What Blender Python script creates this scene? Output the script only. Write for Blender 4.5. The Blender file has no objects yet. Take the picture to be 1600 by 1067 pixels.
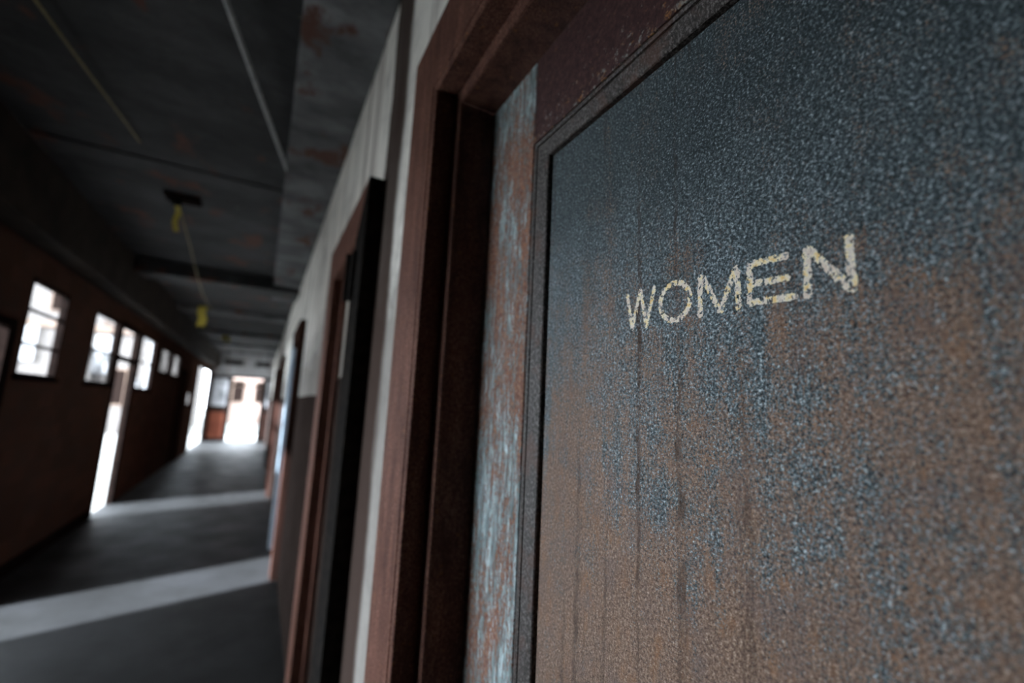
import bpy, bmesh, math, random
from mathutils import Vector, Matrix, noise as mnoise

# ------------------------------------------------------------------ camera, sky, sun, exposure
scene = bpy.context.scene
C = scene.collection
RGT = Vector((0.87623, -0.47971, 0.04582))
UPV = Vector((-0.11359, -0.11320, 0.98706))
FWD = Vector((0.46832, 0.87009, 0.15368))
CAM = Vector((0.0, 0.0, 1.5))
cam_data = bpy.data.cameras.new('camera')
cam = bpy.data.objects.new('camera', cam_data)
C.objects.link(cam)
cam.matrix_world = Matrix(((RGT.x, UPV.x, -FWD.x, CAM.x), (RGT.y, UPV.y, -FWD.y, CAM.y),
                           (RGT.z, UPV.z, -FWD.z, CAM.z), (0, 0, 0, 1)))
cam_data.sensor_width = 36
cam_data.lens = 16.0
cam_data.clip_start = 0.01
cam_data.dof.use_dof = True
cam_data.dof.focus_distance = 0.45
cam_data.dof.aperture_fstop = 2.3
scene.camera = cam

world = bpy.data.worlds.new('overcast_sky')
scene.world = world
world.use_nodes = True
wbg = world.node_tree.nodes['Background']
wbg.inputs['Color'].default_value = (0.80, 0.90, 1.0, 1)
wbg.inputs['Strength'].default_value = 16.0

sun_data = bpy.data.lights.new('sun', 'SUN')
sun_data.energy = 58.0
sun_data.angle = math.radians(2.5)
sun_data.color = (0.80, 0.89, 1.0)
sun = bpy.data.objects.new('sun', sun_data)
C.objects.link(sun)
SUN_DIR = Vector((1.0, 0.34, -0.46)).normalized()
sun.rotation_euler = SUN_DIR.to_track_quat('-Z', 'Y').to_euler()
sun.location = (-20, -4, 12)

scene.view_settings.view_transform = 'Standard'
scene.view_settings.look = 'None'
scene.view_settings.gamma = 1.0
scene.view_settings.use_curve_mapping = False
scene.view_settings.exposure = 0.12

random.seed(7)

# ------------------------------------------------------------------ node helpers
class NT:
    def __init__(s, name, rough=0.7, metal=0.0):
        s.m = bpy.data.materials.new(name)
        s.m.use_nodes = True
        s.t = s.m.node_tree
        s.b = s.t.nodes['Principled BSDF']
        s.b.inputs['Roughness'].default_value = rough
        s.b.inputs['Metallic'].default_value = metal
        s.co = s.t.nodes.new('ShaderNodeTexCoord').outputs['Object']
    def set(s, sock, v):
        if isinstance(v, bpy.types.NodeSocket):
            s.t.links.new(v, sock)
        elif isinstance(v, (tuple, list)) and len(v) == 3 and sock.type == 'RGBA':
            sock.default_value = (*v, 1)
        elif isinstance(v, (int, float)) and sock.type == 'RGBA':
            sock.default_value = (v, v, v, 1)
        else:
            sock.default_value = v
    def out(s, name, v):
        s.set(s.b.inputs[name], v)
    def map(s, sc, loc=(0, 0, 0)):
        n = s.t.nodes.new('ShaderNodeMapping')
        s.t.links.new(s.co, n.inputs['Vector'])
        n.inputs['Scale'].default_value = sc
        n.inputs['Location'].default_value = loc
        return n.outputs['Vector']
    def noise(s, scale, detail=4.0, rough=0.55, vec=None, dist=0.0):
        n = s.t.nodes.new('ShaderNodeTexNoise')
        s.t.links.new(vec if vec is not None else s.co, n.inputs['Vector'])
        n.inputs['Scale'].default_value = scale
        n.inputs['Detail'].default_value = detail
        n.inputs['Roughness'].default_value = rough
        n.inputs['Distortion'].default_value = dist
        return n.outputs['Fac']
    def voro(s, scale, vec=None, out='Distance'):
        n = s.t.nodes.new('ShaderNodeTexVoronoi')
        s.t.links.new(vec if vec is not None else s.co, n.inputs['Vector'])
        n.inputs['Scale'].default_value = scale
        return n.outputs[out]
    def ramp(s, fac, stops):
        n = s.t.nodes.new('ShaderNodeValToRGB')
        s.t.links.new(fac, n.inputs['Fac'])
        e = n.color_ramp.elements
        while len(e) < len(stops):
            e.new(0.5)
        for k, (p, c) in enumerate(stops):
            e[k].position = p
            e[k].color = (c, c, c, 1) if isinstance(c, (int, float)) else (*c, 1)
        return n.outputs['Color']
    def mix(s, fac, a, b, mode='MIX'):
        n = s.t.nodes.new('ShaderNodeMix')
        n.data_type = 'RGBA'
        n.blend_type = mode
        s.set(n.inputs[0], fac)
        s.set(n.inputs[6], a)
        s.set(n.inputs[7], b)
        return n.outputs[2]
    def math(s, op, a, b=0.0, clamp=False):
        n = s.t.nodes.new('ShaderNodeMath')
        n.operation = op
        n.use_clamp = clamp
        s.set(n.inputs[0], a)
        s.set(n.inputs[1], b)
        return n.outputs[0]
    def axis(s, k):
        n = s.t.nodes.new('ShaderNodeSeparateXYZ')
        s.t.links.new(s.co, n.inputs[0])
        return n.outputs[k]
    def rng(s, v, a, b, c=0.0, d=1.0):
        n = s.t.nodes.new('ShaderNodeMapRange')
        s.set(n.inputs[0], v)
        for k, x in enumerate((a, b, c, d)):
            n.inputs[k + 1].default_value = x
        return n.outputs[0]
    def bump(s, h, strength=0.5, dist=0.001):
        n = s.t.nodes.new('ShaderNodeBump')
        s.t.links.new(h, n.inputs['Height'])
        n.inputs['Strength'].default_value = strength
        n.inputs['Distance'].default_value = dist
        s.t.links.new(n.outputs[0], s.b.inputs['Normal'])

def simple(name, c1, c2, scale, rough=0.7, bump=0.0, bdist=0.002, metal=0.0, stretch=(1, 1, 1), spec=None):
    n = NT(name, rough, metal)
    v = n.map(stretch)
    f = n.noise(scale, 6, 0.6, v)
    n.out('Base Color', n.mix(n.ramp(f, [(0.35, 0.0), (0.65, 1.0)]), c1, c2))
    if bump:
        n.bump(n.noise(scale * 3, 4, 0.6, v), bump, bdist)
    if spec is not None:
        n.out('Specular IOR Level', spec)
    return n.m

# ------------------------------------------------------------------ materials
MAT = {}

def mat_panel():
    n = NT('rusted_teal_steel', 0.5)
    blot = n.noise(6.0, 6, 0.62, n.map((1, 1, 0.75), (0.3, 0.8, 0.2)))
    fineb = n.noise(38, 6, 0.7)
    streak = n.noise(1.0, 4, 0.6, n.map((60, 90, 3.0)))
    grain = n.noise(430, 3, 0.7)
    z = n.axis(2)
    up = n.rng(z, 1.26, 1.78, 0.32, -0.34)
    m = n.math('ADD', blot, up)
    m = n.math('ADD', m, n.math('MULTIPLY', n.math('SUBTRACT', streak, 0.5), 0.6))
    m = n.math('ADD', m, n.math('MULTIPLY', n.math('SUBTRACT', fineb, 0.5), 0.85))
    m = n.math('ADD', m, n.math('MULTIPLY', n.math('SUBTRACT', grain, 0.5), 1.5))
    rust = n.ramp(m, [(0.38, 0.0), (0.62, 1.0)])
    teal = n.ramp(n.noise(360, 4, 0.75), [(0.32, (0.006, 0.008, 0.009)), (0.45, (0.060, 0.078, 0.084)), (0.56, (0.20, 0.25, 0.27)), (0.67, (0.75, 0.84, 0.88))])
    rcol = n.ramp(n.noise(340, 5, 0.8), [(0.32, (0.020, 0.010, 0.007)), (0.43, (0.135, 0.072, 0.046)),
                                          (0.55, (0.320, 0.200, 0.138)), (0.68, (0.74, 0.58, 0.46))])
    orange = n.ramp(n.noise(60, 5, 0.75, n.map((1, 1, 0.4))), [(0.53, 0.0), (0.68, 1.0)])
    rcol = n.mix(n.math('MULTIPLY', orange, 0.62), rcol, (0.34, 0.150, 0.055))
    plum = n.ramp(n.noise(26, 4, 0.6, n.map((1, 1, 1), (5, 5, 5))), [(0.52, 0.0), (0.66, 0.45)])
    rcol = n.mix(plum, rcol, (0.16, 0.112, 0.105))
    col = n.mix(rust, teal, rcol)
    wob = n.math('MULTIPLY', n.noise(30, 2), 0.012)
    dv = n.t.nodes.new('ShaderNodeCombineXYZ')
    n.t.links.new(n.math('ADD', n.axis(1), wob), dv.inputs[0])
    n.t.links.new(n.math('MULTIPLY', z, 0.012), dv.inputs[1])
    drip = n.ramp(n.noise(95, 1, 0.4, dv.outputs[0]), [(0.61, 0.0), (0.68, 1.0)])
    far = n.rng(n.axis(1), 0.16, 0.30, 0.0, 1.0)
    drip = n.math('MULTIPLY', n.math('MULTIPLY', drip, far), n.ramp(n.noise(25, 4, 0.7), [(0.35, 0.15), (0.6, 1.0)]))
    col = n.mix(n.math('MULTIPLY', drip, 0.75), col, (0.060, 0.026, 0.010))
    n.out('Base Color', col)
    # upper and far part darkened and dulled, standing in for light falling off there
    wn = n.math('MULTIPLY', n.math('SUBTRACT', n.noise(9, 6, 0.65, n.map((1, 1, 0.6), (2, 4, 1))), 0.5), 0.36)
    falloff = n.math('MAXIMUM', n.rng(n.math('ADD', z, wn), 1.60, 1.77), n.rng(n.math('ADD', n.axis(1), wn), 0.36, 0.56, 0.0, 0.5))
    falloff = n.math('MULTIPLY', falloff, n.rng(grain, 0.60, 0.50, 0.10, 1.0))
    col = n.mix(n.math('MULTIPLY', falloff, 0.80), col, n.mix(rust, (0.013, 0.023, 0.026), (0.062, 0.040, 0.030)))
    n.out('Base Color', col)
    n.out('Metallic', n.math('MULTIPLY', n.mix(rust, 0.92, 0.22), n.math('SUBTRACT', 1.0, falloff)))
    n.out('Roughness', n.mix(falloff, n.mix(rust, 0.28, 0.42), 0.5))
    n.out('Specular IOR Level', n.mix(falloff, 0.6, 0.25))
    h = n.math('ADD', n.noise(520, 3, 0.65), n.math('MULTIPLY', n.noise(1300, 2, 0.5), 0.5))
    n.bump(h, 1.0, 0.0013)
    return n.m
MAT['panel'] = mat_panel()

def mat_stile():
    n = NT('peeling_blue_paint_on_rust', 0.55)
    s1 = n.noise(1.0, 7, 0.68, n.map((60, 70, 11)), 0.8)
    big = n.noise(8.0, 4, 0.55, n.map((1, 1.6, 0.7), (1, 0, 3)))
    fine = n.noise(230, 5, 0.75, n.map((1, 1, 0.6)))
    z = n.axis(2)
    m = n.math('ADD', n.math('MULTIPLY', s1, 0.8), n.math('MULTIPLY', big, 0.5))
    m = n.math('ADD', m, n.math('MULTIPLY', n.math('SUBTRACT', fine, 0.5), 1.0))
    m = n.math('ADD', m, n.rng(z, 1.1, 2.0, 0.005, -0.08))
    m = n.math('ADD', m, n.rng(z, 1.955, 2.03, 0.0, 0.12))
    paint = n.ramp(m, [(0.56, 0.0), (0.72, 1.0)])
    pc = n.ramp(n.noise(1.0, 5, 0.7, n.map((90, 120, 22), (2, 7, 1))), [(0.32, (0.075, 0.095, 0.094)), (0.50, (0.20, 0.26, 0.265)), (0.66, (0.58, 0.70, 0.73))])
    rc = n.ramp(n.noise(210, 6, 0.8), [(0.28, (0.050, 0.020, 0.015)), (0.44, (0.150, 0.064, 0.045)),
                                       (0.57, (0.280, 0.140, 0.092)), (0.72, (0.55, 0.34, 0.20))])
    og = n.ramp(n.noise(120, 4, 0.75), [(0.57, 0.0), (0.66, 1.0)])
    rc = n.mix(n.math('MULTIPLY', og, 0.85), rc, (0.46, 0.17, 0.045))
    n.out('Base Color', n.mix(paint, rc, pc))
    n.out('Roughness', n.mix(paint, 0.75, 0.5))
    n.out('Specular IOR Level', 0.3)
    n.bump(n.math('ADD', n.math('MULTIPLY', paint, 0.5), n.noise(300, 3, 0.6)), 0.8, 0.0014)
    return n.m
MAT['stile'] = mat_stile()

def mat_rail():
    n = NT('maroon_oxide_steel', 0.6)
    base = n.ramp(n.noise(150, 6, 0.75), [(0.32, (0.022, 0.010, 0.010)), (0.52, (0.060, 0.028, 0.027)), (0.72, (0.115, 0.058, 0.052))])
    zn = n.rng(n.axis(2), 1.94, 2.0, 0.10, 0.0)
    sp = n.ramp(n.math('ADD', n.noise(85, 5, 0.78), zn), [(0.63, 0.0), (0.70, 1.0)])
    spc = n.mix(n.ramp(n.noise(55, 3), [(0.45, 0.0), (0.55, 1.0)]), (0.30, 0.14, 0.05), (0.27, 0.27, 0.25))
    n.out('Base Color', n.mix(sp, base, spc))
    n.out('Specular IOR Level', 0.2)
    n.bump(n.noise(260, 4, 0.65), 0.6, 0.0012)
    return n.m
MAT['rail'] = mat_rail()

def mat_mould():
    n = NT('dull_grey_brown_steel', 0.42)
    c = n.ramp(n.noise(330, 5, 0.8, n.map((1, 1, 0.7))), [(0.36, (0.004, 0.003, 0.003)), (0.50, (0.036, 0.026, 0.021)), (0.64, (0.22, 0.20, 0.19))])
    r = n.ramp(n.noise(24, 4, 0.6), [(0.52, 0.0), (0.66, 1.0)])
    n.out('Base Color', n.mix(n.math('MULTIPLY', r, 0.6), c, (0.10, 0.042, 0.026)))
    n.out('Specular IOR Level', 0.35)
    n.bump(n.noise(520, 3, 0.6), 0.9, 0.0014)
    return n.m
MAT['mould'] = mat_mould()

def mat_casing():
    n = NT('brown_rusted_frame_steel', 0.65)
    c = n.ramp(n.noise(300, 6, 0.8, n.map((1, 1, 0.7))), [(0.30, (0.018, 0.007, 0.006)), (0.45, (0.100, 0.042, 0.029)), (0.57, (0.200, 0.096, 0.070)), (0.72, (0.42, 0.27, 0.21))])
    st = n.noise(1.0, 6, 0.7, n.map((30, 30, 6)))
    c = n.mix(n.ramp(st, [(0.36, 0.8), (0.62, 0.0)]), c, (0.050, 0.022, 0.018))
    o = n.ramp(n.noise(75, 4, 0.72), [(0.62, 0.0), (0.70, 1.0)])
    n.out('Base Color', n.mix(n.math('MULTIPLY', o, 0.6), c, (0.28, 0.115, 0.035)))
    n.out('Specular IOR Level', 0.06)
    n.bump(n.noise(330, 4, 0.65), 0.8, 0.0012)
    return n.m
MAT['casing'] = mat_casing()

def mat_letter():
    n = NT('worn_gilt_cream_lettering', 0.5)
    c = n.ramp(n.noise(150, 3, 0.6), [(0.34, (0.78, 0.64, 0.52)), (0.50, (0.88, 0.79, 0.66)), (0.55, (0.96, 0.84, 0.55)), (0.66, (0.90, 0.64, 0.24))])
    c = n.mix(n.ramp(n.noise(520, 3, 0.7), [(0.60, 0.0), (0.70, 1.0)]), c, (0.13, 0.08, 0.05))
    n.out('Base Color', c)
    n.bump(n.noise(700, 3, 0.6), 0.5, 0.0006)
    return n.m
MAT['letter'] = mat_letter()

def mat_plaster(name, hi, mid, lo, stain, streaky=True, wains=None, ymin=2.4):
    n = NT(name, 0.8)
    a = n.noise(2.4, 7, 0.65)
    col = n.ramp(a, [(0.30, lo), (0.48, mid), (0.68, hi)])
    if streaky:
        st = n.noise(1.0, 5, 0.65, n.map((9, 9, 0.35)))
        col = n.mix(n.ramp(st, [(0.50, 0.0), (0.66, 0.85)]), col, stain)
    sp = n.noise(38, 4, 0.7)
    col = n.mix(n.ramp(sp, [(0.66, 0.0), (0.74, 0.8)]), col, (0.03, 0.028, 0.026))
    if wains:
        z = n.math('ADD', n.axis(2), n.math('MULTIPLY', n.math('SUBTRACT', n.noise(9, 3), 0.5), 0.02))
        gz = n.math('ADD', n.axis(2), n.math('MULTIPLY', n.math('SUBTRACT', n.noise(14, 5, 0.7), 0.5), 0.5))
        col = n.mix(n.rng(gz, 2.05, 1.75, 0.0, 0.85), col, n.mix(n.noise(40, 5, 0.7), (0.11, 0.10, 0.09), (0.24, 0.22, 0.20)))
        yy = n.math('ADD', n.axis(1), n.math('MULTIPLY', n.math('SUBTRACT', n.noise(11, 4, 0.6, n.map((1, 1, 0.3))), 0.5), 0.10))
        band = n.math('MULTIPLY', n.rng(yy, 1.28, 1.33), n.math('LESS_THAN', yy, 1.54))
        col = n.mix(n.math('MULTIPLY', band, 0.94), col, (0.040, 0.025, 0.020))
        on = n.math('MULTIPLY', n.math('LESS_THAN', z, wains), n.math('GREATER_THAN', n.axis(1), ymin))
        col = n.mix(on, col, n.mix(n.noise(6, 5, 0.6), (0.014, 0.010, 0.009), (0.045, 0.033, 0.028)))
        n.out('Specular IOR Level', 0.0)
    n.out('Base Color', col)
    n.bump(n.noise(26, 6, 0.65), 0.5, 0.006)
    return n.m
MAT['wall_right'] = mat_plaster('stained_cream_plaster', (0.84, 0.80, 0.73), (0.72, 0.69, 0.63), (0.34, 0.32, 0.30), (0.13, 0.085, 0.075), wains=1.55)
MAT['wall_end'] = mat_plaster('pale_grey_plaster', (0.34, 0.34, 0.345), (0.26, 0.26, 0.265), (0.11, 0.105, 0.105), (0.20, 0.17, 0.16))

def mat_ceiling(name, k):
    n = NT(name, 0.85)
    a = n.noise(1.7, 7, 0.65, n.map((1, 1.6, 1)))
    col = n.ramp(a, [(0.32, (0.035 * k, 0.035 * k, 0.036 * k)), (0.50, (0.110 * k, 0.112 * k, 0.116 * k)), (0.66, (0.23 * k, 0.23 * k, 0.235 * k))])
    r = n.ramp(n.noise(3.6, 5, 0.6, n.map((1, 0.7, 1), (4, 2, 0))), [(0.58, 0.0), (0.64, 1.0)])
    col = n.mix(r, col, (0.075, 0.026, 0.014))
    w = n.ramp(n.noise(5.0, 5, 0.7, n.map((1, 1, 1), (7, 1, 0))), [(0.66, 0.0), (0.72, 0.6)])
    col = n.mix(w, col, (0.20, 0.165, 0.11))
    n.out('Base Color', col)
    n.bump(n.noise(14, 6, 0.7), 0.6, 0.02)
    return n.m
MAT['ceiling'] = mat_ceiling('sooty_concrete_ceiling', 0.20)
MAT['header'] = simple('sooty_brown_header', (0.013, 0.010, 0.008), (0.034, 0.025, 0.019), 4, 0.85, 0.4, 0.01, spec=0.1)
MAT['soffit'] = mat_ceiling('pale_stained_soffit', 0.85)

def mat_floor():
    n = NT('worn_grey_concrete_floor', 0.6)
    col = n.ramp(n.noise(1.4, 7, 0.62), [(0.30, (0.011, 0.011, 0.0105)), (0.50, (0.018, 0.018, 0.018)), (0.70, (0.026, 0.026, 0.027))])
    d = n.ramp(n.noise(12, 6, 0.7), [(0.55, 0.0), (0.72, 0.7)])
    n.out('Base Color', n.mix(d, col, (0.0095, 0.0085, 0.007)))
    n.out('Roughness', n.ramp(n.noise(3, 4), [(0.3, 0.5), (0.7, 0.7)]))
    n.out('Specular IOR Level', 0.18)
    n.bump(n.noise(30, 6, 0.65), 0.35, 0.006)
    return n.m
MAT['floor'] = mat_floor()

def mat_brick():
    n = NT('dark_red_glazed_block', 0.6)
    b = n.t.nodes.new('ShaderNodeTexBrick')
    mp = n.t.nodes.new('ShaderNodeCombineXYZ')
    n.t.links.new(n.axis(1), mp.inputs[0])
    n.t.links.new(n.axis(2), mp.inputs[1])
    n.t.links.new(mp.outputs[0], b.inputs['Vector'])
    b.inputs['Scale'].default_value = 1.0
    b.inputs['Brick Width'].default_value = 0.30
    b.inputs['Row Height'].default_value = 0.15
    b.inputs['Mortar Size'].default_value = 0.006
    b.inputs['Color1'].default_value = (0.085, 0.040, 0.028, 1)
    n.out('Specular IOR Level', 0.0)
    b.inputs['Color2'].default_value = (0.058, 0.030, 0.022, 1)
    b.inputs['Mortar'].default_value = (0.060, 0.036, 0.027, 1)
    n.out('Base Color', n.mix(n.ramp(n.noise(5, 5, 0.6), [(0.45, 0.0), (0.7, 0.6)]), b.outputs['Color'], (0.050, 0.036, 0.029)))
    n.bump(b.outputs['Fac'], -0.2, 0.003)
    return n.m
MAT['brick'] = mat_brick()

MAT['dark_frame'] = simple('blackened_brown_window_steel', (0.006, 0.0045, 0.004), (0.014, 0.009, 0.0075), 20, 0.8, 0.3, spec=0.0)
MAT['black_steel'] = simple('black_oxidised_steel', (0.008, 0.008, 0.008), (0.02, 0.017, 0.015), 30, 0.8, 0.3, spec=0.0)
MAT['door_peel'] = mat_plaster('peeling_cream_and_rust_paint', (0.50, 0.46, 0.40), (0.30, 0.25, 0.21), (0.11, 0.065, 0.045), (0.14, 0.07, 0.05), wains=1.62, ymin=-9.0)
MAT['door_brown'] = simple('dark_brown_varnish', (0.018, 0.010, 0.008), (0.050, 0.024, 0.018), 9, 0.6, 0.3, stretch=(1, 1, 0.2), spec=0.0)
MAT['rust_red'] = simple('rust_red_enamel', (0.060, 0.014, 0.007), (0.115, 0.034, 0.017), 8, 0.7, spec=0.1)
MAT['grey_panel'] = simple('grey_whitewash', (0.14, 0.14, 0.145), (0.32, 0.32, 0.33), 3, 0.8, spec=0.1)
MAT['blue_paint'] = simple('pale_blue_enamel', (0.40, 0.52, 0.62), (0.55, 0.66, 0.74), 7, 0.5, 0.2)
MAT['conduit'] = simple('dusty_grey_conduit', (0.22, 0.23, 0.24), (0.38, 0.38, 0.37), 25, 0.5, 0.2)
MAT['wire_yellow'] = simple('dirty_ochre_cable', (0.16, 0.13, 0.05), (0.26, 0.21, 0.09), 30, 0.6)
MAT['tape_yellow'] = simple('yellow_plastic_tape', (0.42, 0.33, 0.03), (0.58, 0.46, 0.07), 20, 0.5)
MAT['ext_wall'] = simple('weathered_rendered_facade', (0.055, 0.047, 0.042), (0.10, 0.088, 0.08), 0.8, 0.8)
MAT['ext_white'] = simple('white_painted_boards', (0.22, 0.22, 0.22), (0.30, 0.30, 0.31), 0.9, 0.7)
MAT['ext_tan'] = simple('tan_weathered_timber', (0.08, 0.05, 0.035), (0.12, 0.08, 0.055), 3, 0.8)
MAT['ext_brick'] = simple('far_pink_render', (0.20, 0.14, 0.115), (0.28, 0.20, 0.17), 6, 0.85)
MAT['ext_roof'] = simple('grey_sheet_roof', (0.30, 0.31, 0.33), (0.42, 0.43, 0.45), 2, 0.6)
MAT['ground'] = simple('pale_dry_gravel', (0.15, 0.147, 0.137), (0.22, 0.214, 0.20), 3, 0.9, 0.4, 0.02)

def mat_glass(name, dirt):
    m = bpy.data.materials.new(name)
    m.use_nodes = True
    t = m.node_tree
    t.nodes.clear()
    o = t.nodes.new('ShaderNodeOutputMaterial')
    tr = t.nodes.new('ShaderNodeBsdfTransparent')
    gl = t.nodes.new('ShaderNodeBsdfGlossy')
    gl.inputs['Roughness'].default_value = 0.05
    df = t.nodes.new('ShaderNodeBsdfDiffuse')
    df.inputs['Color'].default_value = (0.10, 0.095, 0.09, 1)
    m1 = t.nodes.new('ShaderNodeMixShader')
    m2 = t.nodes.new('ShaderNodeMixShader')
    nz = t.nodes.new('ShaderNodeTexNoise')
    tc = t.nodes.new('ShaderNodeTexCoord')
    t.links.new(tc.outputs['Object'], nz.inputs['Vector'])
    nz.inputs['Scale'].default_value = 5
    nz.inputs['Detail'].default_value = 6
    mr = t.nodes.new('ShaderNodeMapRange')
    t.links.new(nz.outputs['Fac'], mr.inputs[0])
    mr.inputs[1].default_value = 0.3
    mr.inputs[2].default_value = 0.7
    mr.inputs[3].default_value = dirt * 0.4
    mr.inputs[4].default_value = dirt * 1.6
    t.links.new(mr.outputs[0], m1.inputs[0])
    t.links.new(tr.outputs[0], m1.inputs[1])
    t.links.new(df.outputs[0], m1.inputs[2])
    m2.inputs[0].default_value = 0.03
    t.links.new(m1.outputs[0], m2.inputs[1])
    t.links.new(gl.outputs[0], m2.inputs[2])
    t.links.new(m2.outputs[0], o.inputs['Surface'])
    return m
MAT['glass'] = mat_glass('dusty_window_glass', 0.10)
MAT['glass_dirty'] = mat_glass('grimy_window_glass', 0.5)

# ------------------------------------------------------------------ object helpers
def tag(o, label=None, cat=None, group=None, kind=None):
    if label: o['label'] = label
    if cat: o['category'] = cat
    if group: o['group'] = group
    if kind: o['kind'] = kind
    return o

def empty(name, loc):
    o = bpy.data.objects.new(name, None)
    o.empty_display_size = 0.05
    o.location = loc
    C.objects.link(o)
    return o

def offset_of(p):
    v = Vector((0, 0, 0))
    while p is not None:
        v += p.location
        p = p.parent
    return v

def link(name, bm, mat, parent=None, smooth=False):
    """bm is in world coordinates; the object keeps its origin at the world origin so textures stay put"""
    me = bpy.data.meshes.new(name)
    bmesh.ops.recalc_face_normals(bm, faces=bm.faces)
    bm.to_mesh(me)
    bm.free()
    me.materials.append(mat)
    if smooth:
        me.polygons.foreach_set('use_smooth', [True] * len(me.polygons))
    o = bpy.data.objects.new(name, me)
    C.objects.link(o)
    if parent is not None:
        o.parent = parent
        if parent.type == 'EMPTY':
            o.matrix_parent_inverse = Matrix.Translation(-offset_of(parent))
    return o

def add_box(bm, x0, x1, y0, y1, z0, z1, bevel=0.0, seg=2):
    r = bmesh.ops.create_cube(bm, size=1.0)
    vs = r['verts']
    for v in vs:
        v.co = Vector(((x0 + x1) / 2 + v.co.x * (x1 - x0), (y0 + y1) / 2 + v.co.y * (y1 - y0), (z0 + z1) / 2 + v.co.z * (z1 - z0)))
    if bevel:
        es = list({e for v in vs for e in v.link_edges})
        bmesh.ops.bevel(bm, geom=es, offset=bevel, segments=seg, affect='EDGES', profile=0.5)

def box(name, x0, x1, y0, y1, z0, z1, mat, parent=None, bevel=0.0):
    bm = bmesh.new()
    add_box(bm, x0, x1, y0, y1, z0, z1, bevel)
    return link(name, bm, mat, parent)

def tube(name, pts, r, mat, parent=None, seg=10):
    bm = bmesh.new()
    pts = [Vector(p) for p in pts]
    rings = []
    for i, p in enumerate(pts):
        d = (pts[min(i + 1, len(pts) - 1)] - pts[max(i - 1, 0)]).normalized()
        a = d.orthogonal().normalized() if abs(d.z) > 0.9 else d.cross(Vector((0, 0, 1))).normalized()
        b = d.cross(a)
        rings.append([bm.verts.new(p + a * (r * math.cos(t)) + b * (r * math.sin(t))) for t in (2 * math.pi * k / seg for k in range(seg))])
    for q in range(len(rings) - 1):
        for k in range(seg):
            bm.faces.new((rings[q][k], rings[q][(k + 1) % seg], rings[q + 1][(k + 1) % seg], rings[q + 1][k]))
    bm.faces.new(rings[0])
    bm.faces.new(rings[-1][::-1])
    return link(name, bm, mat, parent, True)

def wall_cells(name, axis, a0, a1, us, zs, holes, mat):
    """a solid wall slab between a0..a1 on `axis` (0 = X, 1 = Y) with rectangular holes (u0,u1,z0,z1)"""
    ub = sorted({us[0], us[1]} | {h[k] for h in holes for k in (0, 1)})
    zb = sorted({zs[0], zs[1]} | {h[k] for h in holes for k in (2, 3)})
    def solid(i, j):
        if i < 0 or j < 0 or i >= len(ub) - 1 or j >= len(zb) - 1:
            return False
        u, z = (ub[i] + ub[i + 1]) / 2, (zb[j] + zb[j + 1]) / 2
        return not any(h[0] < u < h[1] and h[2] < z < h[3] for h in holes)
    bm = bmesh.new()
    cache = {}
    def V(a, u, z):
        k = (a, u, z)
        if k not in cache:
            cache[k] = bm.verts.new((a, u, z) if axis == 0 else (u, a, z))
        return cache[k]
    for i in range(len(ub) - 1):
        for j in range(len(zb) - 1):
            if not solid(i, j):
                continue
            u0, u1, z0, z1 = ub[i], ub[i + 1], zb[j], zb[j + 1]
            for a in (a0, a1):
                bm.faces.new((V(a, u0, z0), V(a, u1, z0), V(a, u1, z1), V(a, u0, z1)))
            if not solid(i - 1, j): bm.faces.new((V(a0, u0, z0), V(a1, u0, z0), V(a1, u0, z1), V(a0, u0, z1)))
            if not solid(i + 1, j): bm.faces.new((V(a0, u1, z0), V(a1, u1, z0), V(a1, u1, z1), V(a0, u1, z1)))
            if not solid(i, j - 1): bm.faces.new((V(a0, u0, z0), V(a1, u0, z0), V(a1, u1, z0), V(a0, u1, z0)))
            if not solid(i, j + 1): bm.faces.new((V(a0, u0, z1), V(a1, u0, z1), V(a1, u1, z1), V(a0, u1, z1)))
    return link(name, bm, mat)

# ------------------------------------------------------------------ the corridor shell
XL, XR, ZC = -1.67, 0.29, 3.10          # left wall face, right wall face, ceiling height
YB, YE = -5.0, 19.6
LT = 0.045                              # thickness of the left wall

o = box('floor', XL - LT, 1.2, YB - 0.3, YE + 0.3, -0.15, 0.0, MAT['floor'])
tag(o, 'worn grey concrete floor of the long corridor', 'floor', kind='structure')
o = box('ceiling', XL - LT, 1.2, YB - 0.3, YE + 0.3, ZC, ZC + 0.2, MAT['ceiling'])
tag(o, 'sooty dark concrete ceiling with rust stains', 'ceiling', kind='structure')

# openings of the left wall: (y0, y1, z0, z1)
OPEN_A = (1.05, 2.90, 0.70, 2.05)
DOOR_L1 = (3.88, 4.61, 0.0, 1.98)
WIN_1 = (4.85, 5.62, 1.61, 2.38)
WIN_2 = (6.43, 7.36, 1.61, 2.40)
DOOR_L2 = (7.48, 8.36, 0.0, 2.40)
WIN_3 = (8.66, 9.68, 1.59, 2.42)
WIN_4 = (10.20, 11.20, 1.93, 2.38)
WIN_5 = (11.52, 12.45, 1.93, 2.38)
DOOR_L3 = (12.70, 13.55, 0.0, 2.10)
WIN_6 = (14.3, 15.0, 1.30, 1.62)
OPEN_B = (15.7, 19.4, 0.0, 2.45)
BACK_W = (-3.4, -2.4, 1.61, 2.38)
holes_l = [OPEN_A, DOOR_L1, WIN_1, WIN_2, DOOR_L2, WIN_3, WIN_4, WIN_5, DOOR_L3, WIN_6, OPEN_B]
o = wall_cells('wall_left', 0, XL - LT, XL, (YB, YE), (0.0, ZC), holes_l, MAT['brick'])
tag(o, 'dark red block wall with high windows along the corridor', 'wall', kind='structure')

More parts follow.
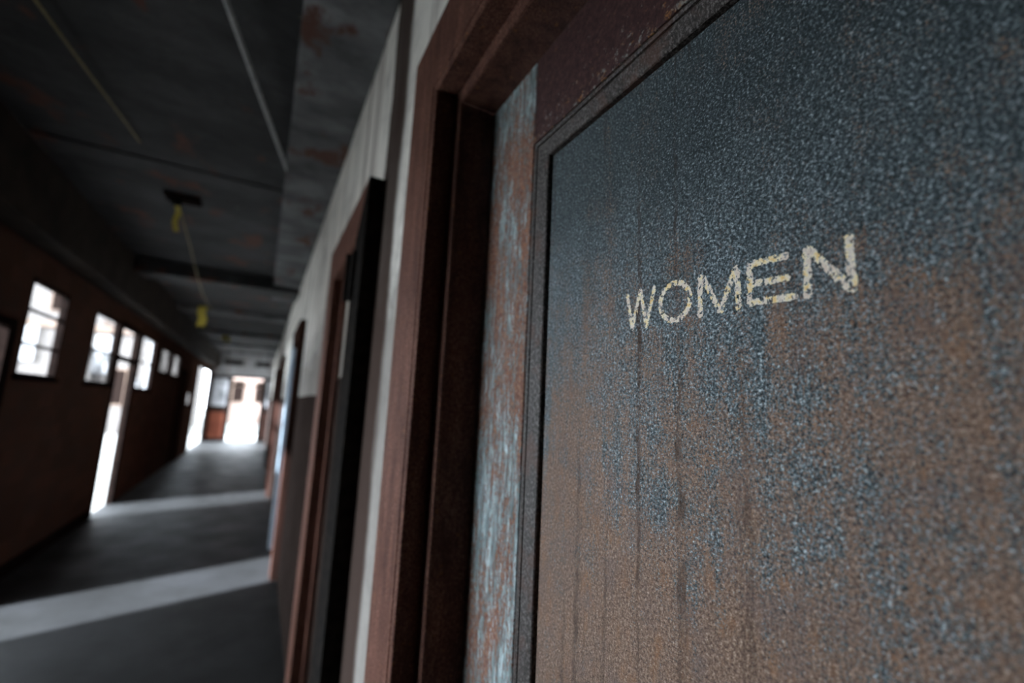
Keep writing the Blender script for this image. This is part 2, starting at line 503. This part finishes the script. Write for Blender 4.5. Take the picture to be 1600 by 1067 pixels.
D1 = (-0.42, 0.775, 0.0, 2.10)           # the lettered door's opening
D2 = (1.69, 2.22, 0.0, 2.06)
D3 = (4.75, 5.46, 0.0, 2.06)
D4 = (8.6, 9.5, 0.0, 2.06)
D5 = (12.0, 12.9, 0.0, 2.06)
def grow(d, k=0.02):
    return (d[0] - k, d[1] + k, d[2], d[3] + k)
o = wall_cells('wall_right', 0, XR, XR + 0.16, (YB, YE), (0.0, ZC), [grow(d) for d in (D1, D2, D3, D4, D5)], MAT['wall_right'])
tag(o, 'stained cream plaster wall right of the corridor with dark dado', 'wall', kind='structure')
END_DOOR = (-1.02, 0.02, 0.0, 2.34)
o = wall_cells('wall_end', 1, YE, YE + 0.15, (XL - LT, 1.2), (0.0, ZC), [END_DOOR], MAT['wall_end'])
tag(o, 'pale plaster wall closing the far end of the corridor', 'wall', kind='structure')
o = box('wall_back', XL - LT, 1.2, YB - 0.15, YB, 0.0, ZC, MAT['brick'])
tag(o, 'dark block wall behind the viewpoint', 'wall', kind='structure')

# soffit band above the right wall, header band above the left windows, cross beams
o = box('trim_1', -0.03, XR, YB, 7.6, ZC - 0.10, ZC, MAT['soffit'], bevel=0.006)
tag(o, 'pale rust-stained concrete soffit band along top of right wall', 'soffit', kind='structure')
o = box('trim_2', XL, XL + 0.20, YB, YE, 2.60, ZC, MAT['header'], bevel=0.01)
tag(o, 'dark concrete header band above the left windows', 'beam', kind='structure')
for k, (y, d, h, lab) in enumerate(((3.75, 0.30, 0.012, 'shallow dark ceiling rib nearest the viewpoint'),
                                    (6.6, 0.45, 0.17, 'deep dark ceiling cross beam past the hanging tape'),
                                    (9.6, 0.40, 0.07, 'ceiling cross beam second from the deep near one'),
                                    (12.6, 0.40, 0.07, 'ceiling cross beam midway down the corridor'),
                                    (15.4, 0.40, 0.07, 'ceiling cross beam just before the bright opening'),
                                    (17.8, 0.40, 0.07, 'ceiling cross beam nearest the end doorway'))):
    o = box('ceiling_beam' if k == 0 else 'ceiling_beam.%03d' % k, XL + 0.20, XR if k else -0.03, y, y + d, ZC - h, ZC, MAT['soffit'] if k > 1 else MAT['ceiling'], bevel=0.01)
    tag(o, lab, 'beam', 'ceiling cross beams', 'structure')

o = box('added_eave', XL - LT - 1.25, XL - LT - 0.005, 0.85, YE, 2.98, 3.12, MAT['ext_roof'], bevel=0.01)  # unseen overhang, added to cut the skylight reaching floor and jambs
tag(o, 'added unseen overhang cutting skylight above the left windows', 'sky blocker', kind='structure')
# baseboard on the left, dark
o = box('baseboard_left', XL, XL + 0.018, 4.86, 7.44, 0.0, 0.11, MAT['dark_frame'], bevel=0.004)
tag(o, 'dark skirting at foot of left wall', 'baseboard', kind='structure')

# ------------------------------------------------------------------ pressed steel door frames (right wall)
FACE = 0.234                              # plane of every casing face: 56 mm proud of the plaster
PROFILE = [(XR + 0.005, 0.200), (FACE + 0.004, 0.200), (FACE + 0.001, 0.199), (FACE, 0.196), (FACE, 0.046),
           (FACE + 0.001, 0.045), (FACE + 0.008, 0.044), (FACE + 0.008, 0.040), (FACE + 0.001, 0.039), (FACE, 0.038), (FACE, 0.026),
           (FACE + 0.001, 0.0235), (FACE + 0.003, 0.0225), (0.276, 0.022), (0.278, 0.020), (0.278, 0.004), (0.280, 0.001), (0.284, 0.0), (0.405, 0.0), (0.43, 0.018)]

def frame(name, d, label, mat=None, prof=PROFILE, leg_mats=None):
    y0, y1, _, zt = d
    root = empty(name, (FACE, (y0 + y1) / 2, 0))
    tag(root, label, 'door frame', 'steel door frames on the right wall', 'structure')
    def corner(o, k):
        return [(y0 - o, 0.0), (y0 - o, zt + o), (y1 + o, zt + o), (y1 + o, 0.0)][k]
    for s, nm in ((0, 'jamb'), (1, 'head'), (2, 'jamb')):
        bm = bmesh.new()
        rows = []
        for (x, off) in prof:
            (ya, za), (yb, zb) = corner(off, s), corner(off, s + 1)
            n = 1
            rows.append([bm.verts.new((x, ya + (yb - ya) * k / n, za + (zb - za) * k / n)) for k in range(n + 1)])
        for a, b in zip(rows[:-1], rows[1:]):
            for k in range(len(a) - 1):
                bm.faces.new((a[k], a[k + 1], b[k + 1], b[k]))
        mm = (leg_mats or {}).get(s, mat or MAT['casing'])
        link(nm, bm, mm, root)
    return root

frame('trim_3', D1, 'wide brown rusted steel frame around the lettered door')
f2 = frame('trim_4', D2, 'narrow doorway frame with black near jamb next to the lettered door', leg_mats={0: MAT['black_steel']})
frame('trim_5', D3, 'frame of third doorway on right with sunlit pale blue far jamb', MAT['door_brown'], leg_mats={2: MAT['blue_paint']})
frame('trim_6', D4, 'dark frame of the fourth doorway on the right wall', MAT['door_brown'])
frame('trim_7', D5, 'dark frame of the fifth doorway on the right wall', MAT['door_brown'])

# hinge plate proud of the narrow doorway's near jamb
hz = empty('hinge_plate', (FACE - 0.01, 1.70, 1.96))
tag(hz, 'black steel hinge plate on narrow doorway frame', 'hinge')
box('leaf', FACE - 0.012, FACE, 1.60, 1.655, 1.86, 2.03, MAT['black_steel'], hz, 0.002)
tube('knuckle', [(FACE - 0.016, 1.66, 1.86), (FACE - 0.016, 1.66, 2.03)], 0.010, MAT['black_steel'], hz)

# ------------------------------------------------------------------ the lettered door (door_1)
XF = 0.350                               # face of stiles and rails
XP = 0.356                               # face of the sheet panel
door = empty('door_1', (XF, 0.31, 0.0))
tag(door, 'rusted teal steel door lettered WOMEN with peeling blue stile', 'door', kind='structure')
YS1, YS0 = 0.773, -0.418                 # door leaf edges
MO_Y, MI_Y = 0.606, 0.552                # moulding outer and inner edge (far side)
MO_Z, MI_Z = 1.943, 1.896                # the same at the top
NMO_Y, NMI_Y = -0.25, -0.196
BZ_O, BZ_I = 0.93, 0.98
o = box('stile', XF, XF + 0.045, MO_Y, YS1, 0.008, 2.097, MAT['stile'], door, 0.0025)
o['label'] = 'peeling pale blue paint over brown rust'
o = box('stile', XF, XF + 0.045, YS0, NMO_Y, 0.008, 2.097, MAT['stile'], door, 0.0025)
o = box('top_rail', XF + 0.0004, XF + 0.0446, NMO_Y, MO_Y, MO_Z, 2.097, MAT['rail'], door, 0.0015)
o['label'] = 'dark maroon rail with orange rust specks'
box('lock_rail', XF, XF + 0.045, NMO_Y, MO_Y, 0.80, BZ_O, MAT['rail'], door, 0.0025)
box('bottom_rail', XF, XF + 0.045, NMO_Y, MO_Y, 0.008, 0.24, MAT['rail'], door, 0.0025)
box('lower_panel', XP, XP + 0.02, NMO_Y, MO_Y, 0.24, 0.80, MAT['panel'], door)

# moulding: profile (x, t) with t running from the rail (0) to the panel (1)
MPROF = [(XF + 0.016, 0.0), (XF + 0.016, 0.09), (XF - 0.001, 0.11), (XF - 0.002, 0.18), (XF - 0.001, 0.26), (XF + 0.009, 0.28), (XF + 0.009, 0.33),
         (XF - 0.002, 0.36), (XF - 0.0025, 0.42), (XF - 0.001, 0.62), (XF + 0.001, 0.84), (XF + 0.003, 0.87), (XF + 0.014, 0.88), (XF + 0.016, 1.0)]
def mould_side(k):
    bm = bmesh.new()
    rows = []
    for (x, t) in MPROF:
        yo, yi = NMO_Y + (NMI_Y - NMO_Y) * t, MO_Y + (MI_Y - MO_Y) * t
        zi, zb = MO_Z + (MI_Z - MO_Z) * t, BZ_O + (BZ_I - BZ_O) * t
        c = [(yi, zb), (yi, zi), (yo, zi), (yo, zb)]
        a, b = c[k], c[(k + 1) % 4]
        rows.append((bm.verts.new((x, *a)), bm.verts.new((x, *b))))
    for a, b in zip(rows[:-1], rows[1:]):
        bm.faces.new((a[0], a[1], b[1], b[0]))
    return bm
for k in range(4):
    o = link('moulding', mould_side(k), MAT['mould'], door)
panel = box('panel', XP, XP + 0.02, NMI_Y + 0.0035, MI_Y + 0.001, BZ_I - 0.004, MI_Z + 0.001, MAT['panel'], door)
panel['label'] = 'dark teal sheet steel panel speckled with brown rust'

# painted letters: strokes in panel coordinates (y, z), rasterised on a half-millimetre grid with worn flakes missing
LET = {
 'W': ([[(0.3861, 1.6385), (0.3779, 1.5994)], [(0.3779, 1.5994), (0.3660, 1.6390)], [(0.3650, 1.6390), (0.3565, 1.5990)], [(0.3565, 1.5990), (0.3449, 1.6390)]], 0.0026),
 'O': ([[(0.3176 + 0.0192 * math.cos(a), 1.6185 + 0.0192 * math.sin(a)) for a in (2 * math.pi * k / 36 for k in range(37))]], 0.0028),
 'M': ([[(0.2862, 1.6360), (0.2872, 1.5995)], [(0.2835, 1.6350), (0.2656, 1.6000)], [(0.2646, 1.6000), (0.2500, 1.6340)], [(0.2478, 1.6350), (0.2470, 1.5995)]], 0.0029),
 'E': ([[(0.2358, 1.6350), (0.2363, 1.6005)], [(0.2343, 1.6350), (0.2050, 1.6340)], [(0.2334, 1.6175), (0.2045, 1.6160)], [(0.2348, 1.6015), (0.1998, 1.5995)]], 0.0030),
 'N': ([[(0.1884, 1.6340), (0.1895, 1.5985)], [(0.1870, 1.6335), (0.1612, 1.5985)], [(0.1596, 1.6345), (0.1592, 1.5975)]], 0.0032),
}
def seg_d(p, a, b):
    ax, ay = a; bx, by = b
    dx, dy = bx - ax, by - ay
    t = max(0.0, min(1.0, ((p[0] - ax) * dx + (p[1] - ay) * dy) / (dx * dx + dy * dy)))
    return math.hypot(p[0] - ax - dx * t, p[1] - ay - dy * t)
STEP = 0.0004
for li, ch in enumerate('WOMEN'):
    strokes, rad = LET[ch]
    segs = [(s[k], s[k + 1]) for s in strokes for k in range(len(s) - 1)]
    ys = [p[0] for s in strokes for p in s]
    zs = [p[1] for s in strokes for p in s]
    ny = int((max(ys) - min(ys) + 0.010) / STEP)
    nz = int((max(zs) - min(zs) + 0.010) / STEP)
    y0, z0 = min(ys) - 0.005, min(zs) - 0.005
    bm = bmesh.new()
    cache = {}
    def V(i, j):
        if (i, j) not in cache:
            cache[(i, j)] = bm.verts.new((XP - 0.0003, y0 + i * STEP, z0 + j * STEP))
        return cache[(i, j)]
    for i in range(ny):
        for j in range(nz):
            p = (y0 + (i + .5) * STEP, z0 + (j + .5) * STEP)
            d = min(seg_d(p, a, b) for a, b in segs)
            if d > rad * 1.35:
                continue
            q = Vector((p[0] * 420, p[1] * 300, li * 7.3))
            d += 0.0012 * mnoise.noise(q * 1.6)
            if d > rad:
                continue
            w = mnoise.noise(q * 0.9) * 0.7 + mnoise.noise(q * 2.6) * 0.45
            if w > 0.22 - 0.12 * (d / rad):
                continue
            bm.faces.new((V(i, j), V(i + 1, j), V(i + 1, j + 1), V(i, j + 1)))
    o = link('letter', bm, MAT['letter'], panel)
    o['label'] = 'worn cream and gold letter ' + ch

# ------------------------------------------------------------------ other doors on the right
def closed_door(name, d, mat, label, panels=True, x=XF):
    root = empty(name, (x, (d[0] + d[1]) / 2, 0))
    tag(root, label, 'door', kind='structure')
    y0, y1, zt = d[0] + 0.003, d[1] - 0.003, d[3] - 0.003
    w = 0.11
    box('stile', x, x + 0.04, y0, y0 + w, 0.008, zt, mat, root, 0.002)
    box('stile', x, x + 0.04, y1 - w, y1, 0.008, zt, mat, root, 0.002)
    box('rail', x, x + 0.04, y0 + w, y1 - w, zt - 0.12, zt, mat, root, 0.002)
    box('rail', x, x + 0.04, y0 + w, y1 - w, 0.85, 1.0, mat, root, 0.002)
    box('rail', x, x + 0.04, y0 + w, y1 - w, 0.008, 0.22, mat, root, 0.002)
    box('panel', x + 0.012, x + 0.03, y0 + w, y1 - w, 1.0, zt - 0.12, mat, root)
    box('panel', x + 0.012, x + 0.03, y0 + w, y1 - w, 0.22, 0.85, mat, root)
    k = tube('knob', [(x, y0 + 0.06, 0.95), (x - 0.02, y0 + 0.06, 0.95), (x - 0.05, y0 + 0.06, 0.95)], 0.02, MAT['black_steel'], root)
    return root
closed_door('door_2', D2, MAT['door_peel'], 'narrow door with peeling cream paint next to lettered door', x=0.300)
closed_door('door_3', D3, MAT['door_brown'], 'dark brown door in third doorway on the right')
closed_door('door_4', D4, MAT['door_brown'], 'dark brown door in fourth doorway on the right')
closed_door('door_5', D5, MAT['door_brown'], 'dark brown door in fifth doorway on the right')

# ------------------------------------------------------------------ windows and doorways of the left wall
def window(name, d, label, bars_z=(), bars_y=(), glass='glass', cat='window', fw=0.022, depth=0.025, dirty=()):
    y0, y1, z0, z1 = d
    root = empty(name, (XL, (y0 + y1) / 2, z0))
    tag(root, label, cat, 'openings of the left wall', 'structure')
    xa, xb = XL - LT - 0.003, XL + 0.005
    bm = bmesh.new()
    add_box(bm, xa, xb, y0, y0 + fw, z0, z1)
    add_box(bm, xa, xb, y1 - fw, y1, z0, z1)
    add_box(bm, xa, xb, y0 + fw, y1 - fw, z1 - fw, z1)
    if z0 > 0.01:
        add_box(bm, xa, xb, y0 + fw, y1 - fw, z0, z0 + fw)
    link('window_frame', bm, MAT['dark_frame'], root)
    for z in bars_z:
        box('glazing_bar', XL - 0.02, XL, y0 + fw, y1 - fw, z - 0.012, z + 0.012, MAT['dark_frame'], root)
    for y in bars_y:
        box('mullion', XL - 0.02, XL, y - 0.014, y + 0.014, z0 + fw, z1 - fw, MAT['dark_frame'], root)
    if glass:
        zz = [z0 + fw] + sorted(bars_z) + [z1 - fw]
        yy = [y0 + fw] + sorted(bars_y) + [y1 - fw]
        for a, b in zip(zz[:-1], zz[1:]):
            for c, e in zip(yy[:-1], yy[1:]):
                g = 'glass_dirty' if any(abs((a + b) / 2 - q) < 0.12 for q in dirty) else glass
                box('pane', XL - 0.012, XL - 0.008, c, e, a, b, MAT[g], root)
    if z0 > 0.01:
        box('window_sill', XL - 0.01, XL + 0.035, y0 - 0.03, y1 + 0.03, z0 - 0.035, z0, MAT['dark_frame'], root, 0.004)
    return root

window('window_1', OPEN_A, 'wide steel window opposite the lettered door', glass=None, bars_z=(), bars_y=())
window('window_2', WIN_1, 'nearest high window on the left with pale buildings outside', bars_z=(1.86, 2.13))
window('window_3', WIN_2, 'high window left of the sunlit doorway with grimy lower pane', bars_z=(1.98,), dirty=(1.80,))
window('window_4', WIN_3, 'high window just past the sunlit doorway', bars_z=(2.0,))
window('window_5', WIN_4, 'short high window, first of the pair mid corridor', bars_z=(), glass='glass_dirty')
window('window_6', WIN_5, 'short high window, second of the pair mid corridor', glass='glass_dirty')
window('window_7', WIN_6, 'small low window near the far bright opening', glass='glass')

def doorway(name, d, label, transom=None):
    y0, y1, z0, z1 = d
    root = empty(name, (XL, (y0 + y1) / 2, 0))
    tag(root, label, 'doorway', 'openings of the left wall', 'structure')
    fw = 0.045
    xa, xb = XL - LT - 0.005, XL + 0.02
    box('jamb', xa, xb, y0 - 0.03, y0 + 0.012, 0, z1 + 0.03, MAT['dark_frame'], root, 0.003)
    box('jamb', xa, xb, y1 - 0.012, y1 + 0.10, 0, z1 + 0.03, MAT['dark_frame'], root, 0.003)
    box('head', xa, xb, y0 + 0.012, y1 - 0.012, z1 - 0.03, z1 + 0.03, MAT['dark_frame'], root, 0.003)
    if transom:
        box('transom_bar', xa + 0.01, xb - 0.02, y0 + 0.012, y1 - 0.012, transom - 0.035, transom + 0.035, MAT['dark_frame'], root, 0.003)
    return root
doorway('door_6', DOOR_L1, 'open doorway before the nearest high window, throwing the broad light strip')
doorway('door_7', DOOR_L2, 'open bright doorway with transom light on the left', 1.97)
r = doorway('door_8', DOOR_L3, 'closed dark red-brown door midway along the left wall')
box('leaf', XL - 0.042, XL - 0.008, DOOR_L3[0] + 0.014, DOOR_L3[1] - 0.014, 0.008, 2.06, MAT['door_brown'], r, 0.003)
doorway('door_9', OPEN_B, 'wide bright opening at far end of left wall')

# far end: side leaves of the end doorway
def end_leaf(name, x0, x1, label, low):
    root = empty(name, ((x0 + x1) / 2, YE, 0))
    tag(root, label, 'door', kind='structure')
    y0, y1 = YE - 0.06, YE - 0.012
    w = 0.07
    box('stile', x0, x0 + w, y0, y1, 0.01, 2.36, MAT['dark_frame'], root, 0.003)
    box('stile', x1 - w, x1, y0, y1, 0.01, 2.36, MAT['dark_frame'], root, 0.003)
    box('rail', x0 + w, x1 - w, y0, y1, 0.01, 0.12, MAT['dark_frame'], root, 0.003)
    box('rail', x0 + w, x1 - w, y0, y1, 1.05, 1.25, MAT['dark_frame'], root, 0.003)
    box('rail', x0 + w, x1 - w, y0, y1, 2.24, 2.36, MAT['dark_frame'], root, 0.003)
    box('panel', x0 + w, x1 - w, y0 + 0.015, y1, 0.12, 1.05, low, root)
    box('panel', x0 + w, x1 - w, y0 + 0.015, y1, 1.25, 2.24, MAT['grey_panel'], root)
end_leaf('door_10', XL + 0.02, -1.05, 'folded end door leaf with rust red lower panel', MAT['rust_red'])
end_leaf('door_11', 0.05, XR, 'folded end door leaf with dark lower panel', MAT['door_brown'])
r = empty('trim_8', (-0.5, YE, 0))
tag(r, 'dark frame around the bright end doorway', 'door frame', kind='structure')
box('jamb', END_DOOR[0] - 0.03, END_DOOR[0] + 0.03, YE - 0.01, YE + 0.16, 0, 2.37, MAT['dark_frame'], r, 0.004)
box('jamb', END_DOOR[1] - 0.03, END_DOOR[1] + 0.03, YE - 0.01, YE + 0.16, 0, 2.37, MAT['dark_frame'], r, 0.004)
box('head', END_DOOR[0] + 0.03, END_DOOR[1] - 0.03, YE - 0.01, YE + 0.16, 2.30, 2.37, MAT['dark_frame'], r, 0.004)
box('transom_bar', END_DOOR[0] + 0.03, END_DOOR[1] - 0.03, YE + 0.04, YE + 0.10, 1.96, 2.02, MAT['ext_tan'], r, 0.004)

# ------------------------------------------------------------------ things hanging at the ceiling
p = []
for k in range(13):
    t = k / 12
    p.append((-0.92 + 1.10 * t, -1.25 + 5.45 * t, 3.035 - 0.045 * math.sin(math.pi * t)))
o = tube('ceiling_conduit', p, 0.011, MAT['conduit'])
tag(o, 'pale grey conduit slanting across the dark ceiling', 'conduit')
p = []
for k in range(11):
    t = k / 10
    p.append((-1.28 + 0.42 * t, -0.6 + 4.1 * t, 3.085 - 0.05 * math.sin(math.pi * t)))
o = tube('ceiling_cable', p, 0.006, MAT['wire_yellow'])
tag(o, 'thin ochre cable slung under the ceiling on the left', 'cable')

r = empty('light_fixture', (-0.74, 4.35, ZC))
tag(r, 'small dark broken lamp base on ceiling with yellow tape', 'lamp')
box('mounting_plate', -0.86, -0.62, 4.28, 4.44, ZC - 0.025, ZC, MAT['dark_frame'], r, 0.004)
tube('socket', [(-0.78, 4.36, ZC - 0.02), (-0.78, 4.36, ZC - 0.07)], 0.035, MAT['black_steel'], r, 14)
def ribbon(name, pts, w, mat, parent=None):
    bm = bmesh.new()
    L = []
    for (x, y, z) in pts:
        L.append([bm.verts.new((x + sx * w / 2, y + sy * 0.001, z)) for sx, sy in ((-1, -1), (1, -1), (1, 1), (-1, 1))])
    for a, b in zip(L[:-1], L[1:]):
        for k in range(4):
            bm.faces.new((a[k], a[(k + 1) % 4], b[(k + 1) % 4], b[k]))
    bm.faces.new(L[0]); bm.faces.new(L[-1][::-1])
    return link(name, bm, mat, parent)
ribbon('tape_strip', [(-0.78, 4.40, 3.05), (-0.77, 4.45, 2.99), (-0.79, 4.47, 2.92), (-0.775, 4.50, 2.85)], 0.035, MAT['tape_yellow'], r)
o = tube('loose_wire', [(-0.78, 4.5, 3.06), (-0.80, 5.4, 3.00), (-0.82, 6.2, 2.92), (-0.86, 7.3, 2.89), (-0.88, 8.6, 2.92), (-0.95, 9.4, 3.08)], 0.006, MAT['wire_yellow'])
tag(o, 'loose thin wire running from the lamp base down the ceiling', 'wire')
o = ribbon('yellow_tape', [(-1.08, 9.5, 3.09), (-1.10, 9.52, 2.98), (-1.06, 9.54, 2.86), (-1.09, 9.56, 2.74)], 0.13, MAT['tape_yellow'])
tag(o, 'yellow tape strip hanging from the ceiling, nearer one', 'tape', 'hanging yellow tape')
o = ribbon('yellow_tape', [(-0.92, 13.1, 3.09), (-0.95, 13.1, 2.98), (-0.90, 13.1, 2.90)], 0.15, MAT['tape_yellow'])
tag(o, 'yellow tape strip hanging from the ceiling, farther one', 'tape', 'hanging yellow tape')

for k, (x0, x1, lab) in enumerate(((-1.16, -0.62, 'dark lamp housing under the far ceiling, left one'), (-0.28, 0.16, 'dark lamp housing under the far ceiling, right one'))):
    r = empty('ceiling_lamp', ((x0 + x1) / 2, 17.0, ZC))
    tag(r, lab, 'lamp', 'lamp housings under the far ceiling')
    box('housing', x0, x1, 16.9, 17.12, 2.60, 2.74, MAT['dark_frame'], r, 0.01)
    for x in (x0 + 0.08, x1 - 0.08):
        tube('rod', [(x, 17.01, 2.73), (x, 17.01, ZC)], 0.008, MAT['dark_frame'], r, 8)

# ------------------------------------------------------------------ outside
o = box('ground', -60, 30, -40, 90, -0.45, -0.16, MAT['ground'])
tag(o, 'pale gravel yard outside the corridor', 'ground', kind='structure')

def house(name, x0, x1, y0, y1, h, label, wall, roof, rise=1.2, wins=()):
    root = empty(name, ((x0 + x1) / 2, (y0 + y1) / 2, -0.16))
    tag(root, label, 'building', 'buildings across the yard')
    box('wall', x0, x1, y0, y1, -0.16, h, wall, root)
    bm = bmesh.new()
    ov = 0.35
    xm = (x0 + x1) / 2
    a = [bm.verts.new(c) for c in ((x0 - ov, y0 - ov, h), (x1 + ov, y0 - ov, h), (x1 + ov, y1 + ov, h), (x0 - ov, y1 + ov, h),
                                   (x0 - ov, (y0 + y1) / 2, h + rise), (x1 + ov, (y0 + y1) / 2, h + rise))]
    for f in ((0, 1, 5, 4), (2, 3, 4, 5), (1, 2, 5), (3, 0, 4), (3, 2, 1, 0)):
        bm.faces.new([a[k] for k in f])
    link('roof', bm, roof, root)
    box('fascia', x0 - ov, x1 + ov, y0 - ov - 0.06, y0 - ov, h - 0.18, h + 0.06, MAT['ext_tan'], root)
    for (wx, wz, ww, wh) in wins:
        wn = box('window', wx, wx + ww, y0 - 0.04, y0 + 0.02, wz, wz + wh, MAT['ext_tan'], root)
        box('pane', wx + 0.08, wx + ww - 0.08, y0 - 0.05, y0 - 0.038, wz + 0.08, wz + wh - 0.08, MAT['dark_frame'], wn)
    return root
hb = house('yard_building', -12.5, -3.2, 25, 33, 6.6, 'grey-pink two-storey building seen through the left windows', MAT['ext_wall'], MAT['ext_roof'], 1.6,
           [(-9.9, 4.7, 0.9, 1.3), (-8.0, 4.7, 0.7, 1.3), (-6.2, 4.4, 0.6, 1.3), (-5.6, 1.0, 0.5, 1.6), (-4.6, 4.4, 0.5, 1.3)])
box('string_course', -12.6, -3.1, 24.90, 25.0, 4.05, 4.30, MAT['ext_tan'], hb)
box('boarding', -12.55, -8.15, 24.93, 25.0, 2.65, 4.05, MAT['ext_white'], hb)
box('boarding', -6.35, -5.75, 24.93, 25.0, 2.3, 3.9, MAT['ext_white'], hb)
box('boarding', -5.1, -4.75, 24.93, 25.0, -0.1, 2.2, MAT['ext_white'], hb)
box('boarding', -4.55, -4.2, 24.93, 25.0, 1.8, 3.9, MAT['ext_white'], hb)
house('yard_building', -26, -13, 30, 44, 5.2, 'larger white building behind the low one', MAT['ext_white'], MAT['ext_roof'], 2.0,
      [(-24, 1.2, 1.4, 1.4), (-20, 1.2, 1.4, 1.4), (-16, 1.2, 1.4, 1.4)])
house('yard_building', -2.6, 4.5, 38, 46, 4.6, 'pinkish building facing the end doorway', MAT['ext_brick'], MAT['ext_roof'], 1.2,
      [(-1.9, 1.3, 0.8, 1.6), (-0.5, 1.3, 0.8, 1.6), (0.9, 1.3, 0.8, 1.6)])

# unseen wing, added to keep direct sun out of the wide window
r = empty('sun_blocker', (-5.2, -1.8, -0.16))
tag(r, 'added unseen wing blocking sun from the wide window', 'building')
box('wall', -8.6, XL - LT - 0.02, -4.4, 0.72, -0.16, 5.7, MAT['brick'], r)  # body of the added sun blocker
box('roof', -8.9, XL - LT - 0.02, -4.7, 0.80, 5.7, 5.9, MAT['ext_roof'], r)  # top of the added sun blocker
